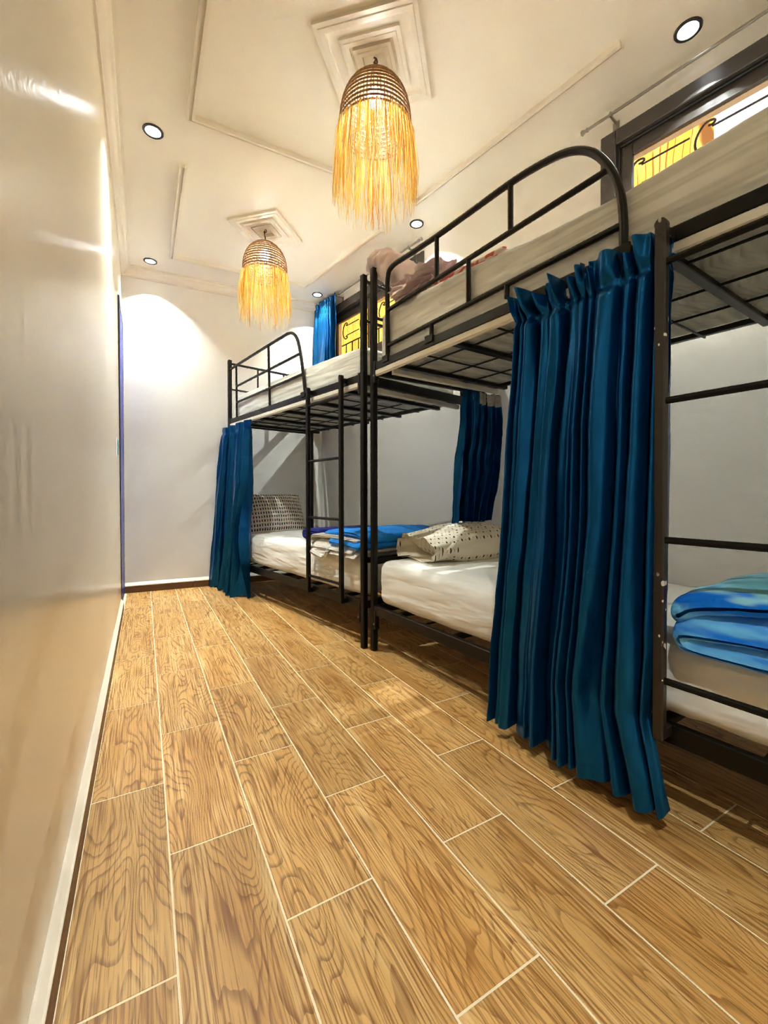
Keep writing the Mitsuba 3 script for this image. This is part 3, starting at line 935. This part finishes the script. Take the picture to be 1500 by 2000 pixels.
# cream dotted pillow lying on the near bunk, the open end of its case towards the far bunk's ladder
parts, uvs = pillow_shell(0.60, 0.45, 0.225, seed=9, wr=0.010, p=3.0)
Mp = M2 @ tr(0.200, 0.590, 0.652) @ rot((0, 0, 1), 79) @ rot((0, 1, 0), -2) @ rot((1, 0, 0), 4)
obj('case', placed(cat(*parts), Mp), 'm_pillow_dots', 'pillow_001', smooth=True, uv=np.vstack(uvs))
# the open mouth: a sleeve that continues past the stuffing
a = np.linspace(0, 2 * math.pi, 90)
rows, uvr = [], []
for k, x in enumerate(np.linspace(-0.19, -0.375, 18)):
    e = k / 17
    hy = 0.196 + 0.034 * e
    hz_up, hz_dn = 0.098 * (1 - 0.36 * e), 0.090 * (1 - 0.06 * e)
    cc, ss = np.cos(a), np.sin(a)
    y = np.sign(cc) * np.abs(cc) ** 0.62 * hy
    z = np.where(ss > 0, np.abs(ss) ** 0.8 * hz_up, -np.abs(ss) ** 0.8 * hz_dn) + e * (0.014 * np.sin(3 * a + 1.0) + 0.008 * np.sin(7 * a))
    z = np.maximum(z, -0.092)
    xx = x + 0.020 * e * np.sin(2 * a + 0.7) - 0.03 * e * (ss < 0)
    rows.append(np.stack([xx, y, z], -1))
    uvr.append(np.stack([xx, y], -1))
R = np.array(rows)
obj('open_end', placed(grid_mesh(R), Mp), 'm_pillow_dots', 'pillow_001', smooth=True, uv=np.array(uvr).reshape(-1, 2))
obj('lining', placed(grid_mesh(R[:15] * np.array([1, 0.985, 0.96]) + np.array([-0.012, 0, 0])), Mp), 'm_pillow_plain', 'pillow_001', smooth=True)
tag('pillow_001', 'cream pillow with brown dots lying on the white sheet of the near bunk', 'pillow')


def folded(line, th, x0, x1, seed, n_len=90, n_round=200, noise_amp=0.006, end_r=0.03, freq=9.0):
    """a thick cloth whose section is a line in (b, z), run from x0 to x1 along a"""
    rows = []
    ls = LineString(line)
    start = np.array(line[0])
    for x in np.linspace(x0, x1, n_len):
        e = min(x - x0, x1 - x) / end_r
        f = math.sqrt(max(0.0, 1 - (1 - min(e, 1)) ** 2))
        poly = ls.buffer(max(0.0015, th / 2 * (0.12 + 0.88 * f)), quad_segs=8)
        ring = np.array(poly.exterior.coords)[:-1]
        i = np.argmin(np.linalg.norm(ring - start, axis=1))
        ring = np.roll(ring, -i, axis=0)
        ring = np.vstack([ring, ring[:1]])
        d = np.concatenate([[0], np.cumsum(np.linalg.norm(np.diff(ring, axis=0), axis=1))])
        tt = np.linspace(0, d[-1], n_round)
        rows.append(np.stack([np.full(n_round, x), np.interp(tt, d, ring[:, 0]), np.interp(tt, d, ring[:, 1])], -1))
    m = grid_mesh(np.array(rows))
    m = displace(m, noise_amp, freq, seed)
    return m


def swap(m):
    """(a, b, z) with a along n and b along s -> (s, n, z)"""
    v = np.array(m.vertices)[:, [1, 0, 2]]
    m = trimesh.Trimesh(v, m.faces[:, ::-1], process=False)
    return m


# plush blue blanket folded on the near bunk, by the ladder
ln = spline([(2.22, 0.575), (1.95, 0.573), (1.72, 0.570), (1.672, 0.588), (1.70, 0.612), (1.95, 0.628), (2.20, 0.640)], 50)
ln2 = spline([(2.20, 0.705), (1.95, 0.690), (1.75, 0.664), (1.675, 0.652)], 40)
b1 = folded(ln, 0.040, -0.045, 0.52, 41, noise_amp=0.010, freq=7, end_r=0.035)
b2 = folded(spline([(2.22, 0.715), (2.0, 0.700), (1.8, 0.676), (1.70, 0.654), (1.660, 0.628)], 40), 0.062, -0.030, 0.50, 44, noise_amp=0.014, freq=6, end_r=0.05)
b3 = folded(spline([(2.20, 0.765), (2.02, 0.750), (1.90, 0.722)], 30), 0.05, 0.08, 0.50, 47, noise_amp=0.014, freq=6, end_r=0.06)


def droop(m, n_edge, amount):
    v = np.array(m.vertices)
    e = np.clip((n_edge - v[:, 1]) / 0.10, 0, 1)
    v[:, 2] -= amount * e ** 1.6
    m.vertices = v
    return m


obj('lower_fold', placed(droop(swap(b1), 0.05, 0.055), M2), 'm_plush', 'blanket', smooth=True)
obj('upper_fold', placed(droop(swap(b2), 0.05, 0.030), M2), 'm_plush', 'blanket', smooth=True)
obj('top_fold', placed(swap(b3), M2), 'm_plush', 'blanket', smooth=True)
tag('blanket', 'thick plush light blue blanket folded on the near bunk behind the ladder rungs', 'blanket')

# folded blue and white blanket on the far bunk
s1 = folded(spline([(0.06, 0.585), (0.30, 0.592), (0.56, 0.590), (0.60, 0.606), (0.54, 0.624), (0.30, 0.620), (0.10, 0.612)], 60), 0.020, -0.035, 0.55, 61, noise_amp=0.008, freq=8)
s2 = folded(spline([(0.10, 0.652), (0.30, 0.660), (0.50, 0.664), (0.595, 0.660), (0.635, 0.640), (0.61, 0.600)], 60), 0.024, -0.01, 0.56, 63, noise_amp=0.010, freq=8)
bl = folded(spline([(0.05, 0.672), (0.18, 0.700), (0.38, 0.690), (0.50, 0.676)], 40), 0.052, 0.03, 0.74, 65, noise_amp=0.014, freq=6, end_r=0.055)
bl2 = folded(spline([(0.05, 0.622), (0.2, 0.634), (0.36, 0.638)], 40), 0.036, -0.025, 0.72, 66, noise_amp=0.008, freq=6, end_r=0.03)
hang = folded(spline([(0.36, 0.640), (0.41, 0.596), (0.48, 0.606), (0.55, 0.622)], 40), 0.034, -0.055, 0.10, 68, noise_amp=0.014, freq=11)
obj('lining', placed(cat(droop(swap(s1), 0.05, 0.05), swap(s2), droop(swap(hang), 0.06, 0.075)), M3), 'm_sherpa', 'blanket_001', smooth=True)
labels['blanket_001__lining'] = {'label': 'white fleecy lining'}
obj('cover', placed(cat(swap(bl), droop(swap(bl2), 0.02, 0.02)), M3), 'm_blue_fleece', 'blanket_001', smooth=True)
tag('blanket_001', 'bright blue blanket with a white fleecy lining folded on the far bunk', 'blanket')

# navy blanket rolled flat behind it
nv = folded(spline([(0.86, 0.602), (1.08, 0.600), (1.118, 0.626), (1.08, 0.650), (0.86, 0.652)], 40), 0.044, 0.20, 0.80, 71, noise_amp=0.004, end_r=0.02)
obj('folded_cloth', placed(swap(nv), M3), 'm_navy', 'blanket_002', smooth=True)
tag('blanket_002', 'dark navy folded blanket in front of the printed pillow', 'blanket')

# crumpled lilac blanket on the top of the near bunk
ic = trimesh.creation.icosphere(subdivisions=6, radius=1.0)
v = np.array(ic.vertices)
f1 = meshkit.fbm(v * 1.6 + 5, 3, 81)
ph1 = 5.2 * (v[:, 0] * 0.5 + v[:, 2] * 1.3 + v[:, 1] * 0.6) + 9 * f1
ph2 = 7.5 * (v[:, 0] * 0.9 - v[:, 2] * 0.9) + 8 * meshkit.fbm(v * 2.1 + 9, 3, 82)
f2 = 1 - np.abs(np.sin(ph1)) ** 0.8
f3 = 1 - np.abs(np.sin(ph2)) ** 0.8
rr = 0.76 + 0.30 * (f1 - 0.5) * 2 + 0.30 * f2 + 0.16 * f3
v = v * rr[:, None] * np.array([0.235, 0.20, 0.120])
v[:, 2] -= 0.20 * np.clip(-v[:, 1] - 0.10, 0, 1) * 2.0
v = v + np.array([0.285, 0.200, 2.120])
v[:, 2] = np.where(v[:, 1] > 0.03, np.maximum(v[:, 2], 2.064), v[:, 2])
ic.vertices = v
obj('crumpled_cloth', placed(ic, M2), 'm_lilac', 'blanket_003', smooth=True)
arm = tube(spline([(0.22, 0.14, 2.16), (0.10, 0.10, 2.29), (0.0, 0.07, 2.375), (-0.085, 0.03, 2.365)], 40), np.interp(np.linspace(0, 1, 40), [0, 0.4, 0.8, 1], [0.07, 0.062, 0.05, 0.012]), 30)
arm = displace(displace(arm, 0.026, 11, 85, (1, 1, 0.5), ridged=True), 0.014, 24, 86, ridged=True)
obj('draped_end', placed(arm, M2), 'm_lilac', 'blanket_003', smooth=True)
tag('blanket_003', 'crumpled lilac blanket heaped at the far end of the near top bunk', 'blanket')
ps = rounded_slab((0.36, 0.075, 2.058), (0.94, 0.50, 2.096), 0.020, 0.03)
vv = np.array(ps.vertices)
vv[:, 2] -= 0.055 * np.clip((vv[:, 0] - 0.36) / 0.58, 0, 1) - 0.0
ps.vertices = vv
obj('folded_cloth', placed(displace(ps, 0.006, 9, 91), M2), 'm_red_print', 'sheet', smooth=True)
tag('sheet', 'folded sheet with a red print under the lilac blanket', 'sheet')


# ------------------------------------------------------------------ lights
def downlight(x, y, label, seen=True):
    M = M_of((x, y, ZC), (1, 0, 0), (0, 1, 0))
    root = key_for('downlight')
    ring = lathe([(0.044, -0.001), (0.0435, -0.0055), (0.047, -0.0068), (0.055, -0.0065), (0.0575, -0.004), (0.0580, 0.003)], 40)
    obj('ring', placed(ring, M), 'm_black_ring', root)
    disc = lathe([(0.0001, -0.0026), (0.025, -0.0030), (0.0445, -0.0020)], 40)
    d = placed(disc, M)
    if d.face_normals[:, 2].mean() > 0:
        d.invert()
    scene[f'{root}__lens'] = mikit.ply(d, mat_lens, smooth=False, emitter={'type': 'area', 'radiance': {'type': 'rgb', 'value': DOWNLIGHT_LENS.tolist()}})
    scene[f'light_of_{root}'] = {'type': 'spot', 'intensity': {'type': 'rgb', 'value': DOWNLIGHT.tolist()}, 'cutoff_angle': 49.0, 'beam_width': 2.0,
                                 'to_world': T().look_at(origin=[x, y, ZC - 0.012], target=[x, y, 0.0], up=[0, 1, 0])}
    tag(root, label, 'downlight')


mat_lens = mat('m_lens', (230, 235, 238), 0.3)
downlight(0.062, 2.964, 'round black ringed downlight near the left wall, the nearer of two')
downlight(0.066, 4.610, 'round black ringed downlight in the far left corner of the ceiling')
downlight(2.267, 1.080, 'round black ringed downlight above the near window, largest in view')
downlight(1.950, 2.920, 'round black ringed downlight above the lilac blanket')
downlight(1.679, 4.480, 'round black ringed downlight above the window curtain')
downlight(0.060, -0.360, 'round black ringed downlight behind the camera near the left wall')


def pendant(x, y, z_rim, label, seed, hook_y):
    root = key_for('pendant_lamp')
    rg = np.random.default_rng(seed)
    M = M_of((x, y, z_rim), (1, 0, 0), (0, 1, 0))
    P = lambda nm, m, mt, par=root, **kw: obj(nm, placed(m, M), mt, par, **kw)
    H, R = 0.272, 0.180
    # dome profile, rim at z = 0
    def rad(t):                                       # t 0 at the rim, 1 at the crown
        return R * (1 - 0.02 * t) * max(0.0, 1 - t ** 3) ** 0.62
    rows = 13
    for i in range(rows):
        t = i / (rows - 0.35)
        r, z = rad(t), H * t
        hgt = 0.0088
        tw = np.linspace(0, 2 * math.pi, 97)
        ring = np.stack([np.cos(tw) * r, np.sin(tw) * r, z + 0.0012 * np.sin(tw * 9 + i)], -1)
        pr = [(0.0014, -hgt / 2), (0.0026, 0.0), (0.0014, hgt / 2), (-0.0014, hgt / 2), (-0.0024, 0.0), (-0.0014, -hgt / 2), (0.0014, -hgt / 2)]
        q = np.array([[((r + a + 0.0007 * math.sin(48 * w)) * math.cos(w), (r + a + 0.0007 * math.sin(48 * w)) * math.sin(w), z + b) for a, b in pr] for w in tw])
        P('coil', grid_mesh(q), 'm_coil')
    cap = lathe([(0.062, H * 0.945), (0.045, H * 0.975), (0.022, H * 1.005), (0.0001, H * 1.01)], 40)
    P('crown', cap, 'm_coil')
    ms = []
    for k in range(72):                                # upright stakes between the coils, with gaps
        w = 2 * math.pi * (k + rg.uniform(-0.2, 0.2)) / 72
        pts = [((rad(t)) * math.cos(w), rad(t) * math.sin(w), H * t) for t in np.linspace(0, 0.96, 14)]
        ms.append(tube(pts, 0.0019, 4, cap=False))
    P('stakes', cat(*ms), 'm_coil')
    labels[f'{root}__stakes'] = {'label': 'thin upright stakes of the weave', 'kind': 'stuff'}
    # raffia fringe: flat ribbons tied to the rim
    V, Fc, U_ = [], [], []
    n0 = 0
    for k in range(430):
        w = rg.uniform(0, 2 * math.pi)
        ln = rg.uniform(0.27, 0.40)
        seg = 11
        drift = rg.normal(0, 0.10)
        flare = rg.uniform(0.0, 0.030)
        f1, f2, a1 = rg.uniform(3, 9), rg.uniform(0, 6.28), rg.uniform(0.002, 0.009)
        tw0, twr = rg.uniform(0, 3.14), rg.normal(0, 2.2)
        wid = rg.uniform(0.0016, 0.0030)
        t = np.linspace(0, 1, seg)
        rr_ = R + 0.004 + flare * np.sin(t * 1.9) + a1 * np.sin(f1 * t + f2) * t + rg.normal(0, 0.004)
        ww = w + drift * t ** 1.5 * 0.6 + a1 * 6 * np.sin(f1 * 1.3 * t + f2 * 2) * t
        c = np.stack([rr_ * np.cos(ww), rr_ * np.sin(ww), 0.004 - ln * t], -1)
        ta = np.stack([-np.sin(ww), np.cos(ww), 0 * t], -1)
        ra = np.stack([np.cos(ww), np.sin(ww), 0 * t], -1)
        tt = tw0 + twr * t
        sd = (np.cos(tt)[:, None] * ta + np.sin(tt)[:, None] * ra) * (wid * (1 - 0.55 * t ** 3))[:, None]
        V.append(np.stack([c - sd, c + sd], 1).reshape(-1, 3))
        U_.append(np.stack([np.full(2 * seg, rg.random()), np.repeat(t, 2)], -1))
        for j in range(seg - 1):
            b = n0 + 2 * j
            Fc += [(b, b + 1, b + 3), (b, b + 3, b + 2)]
        n0 += 2 * seg
    P('fringe', trimesh.Trimesh(np.vstack(V), Fc, process=False), 'm_raffia', smooth=True, uv=np.vstack(U_))
    labels[f'{root}__fringe'] = {'label': 'long golden raffia fringe', 'kind': 'stuff'}
    # bulb, socket, cord, hook
    P('socket', lathe([(0.0001, H * 0.99), (0.022, H * 0.98), (0.022, H * 0.80), (0.018, H * 0.76), (0.0001, H * 0.76)], 24), 'm_socket')
    bulb = trimesh.creation.icosphere(subdivisions=3, radius=0.040)
    bulb.apply_translation((0, 0, H * 0.60))
    scene[f'{root}__bulb'] = mikit.ply(placed(bulb, M), mat_lens, smooth=False, emitter={'type': 'area', 'radiance': {'type': 'rgb', 'value': BULB.tolist()}})
    zh = ZC - z_rim
    P('cord', tube(spline([(0, 0, H), (0.004, 0.002, H + 0.03), (-0.003, -0.002, zh - 0.05), (0, hook_y, zh - 0.018)], 24), 0.0045, 8), 'm_cord')
    th = np.linspace(-2.4, 2.2, 22)
    P('hook', tube(np.stack([0.012 * np.cos(th), np.full(22, hook_y), zh - 0.020 + 0.014 * np.sin(th)], -1), 0.004, 8), 'm_cord')
    tag(root, label, 'pendant lamp')


pendant(1.030, 1.918, 2.788, 'near woven raffia pendant lamp with a long golden fringe, larger in view', 101, 0.0)
pendant(0.887, 3.585, 2.775, 'far woven raffia pendant lamp hanging before the end wall', 102, 0.0)
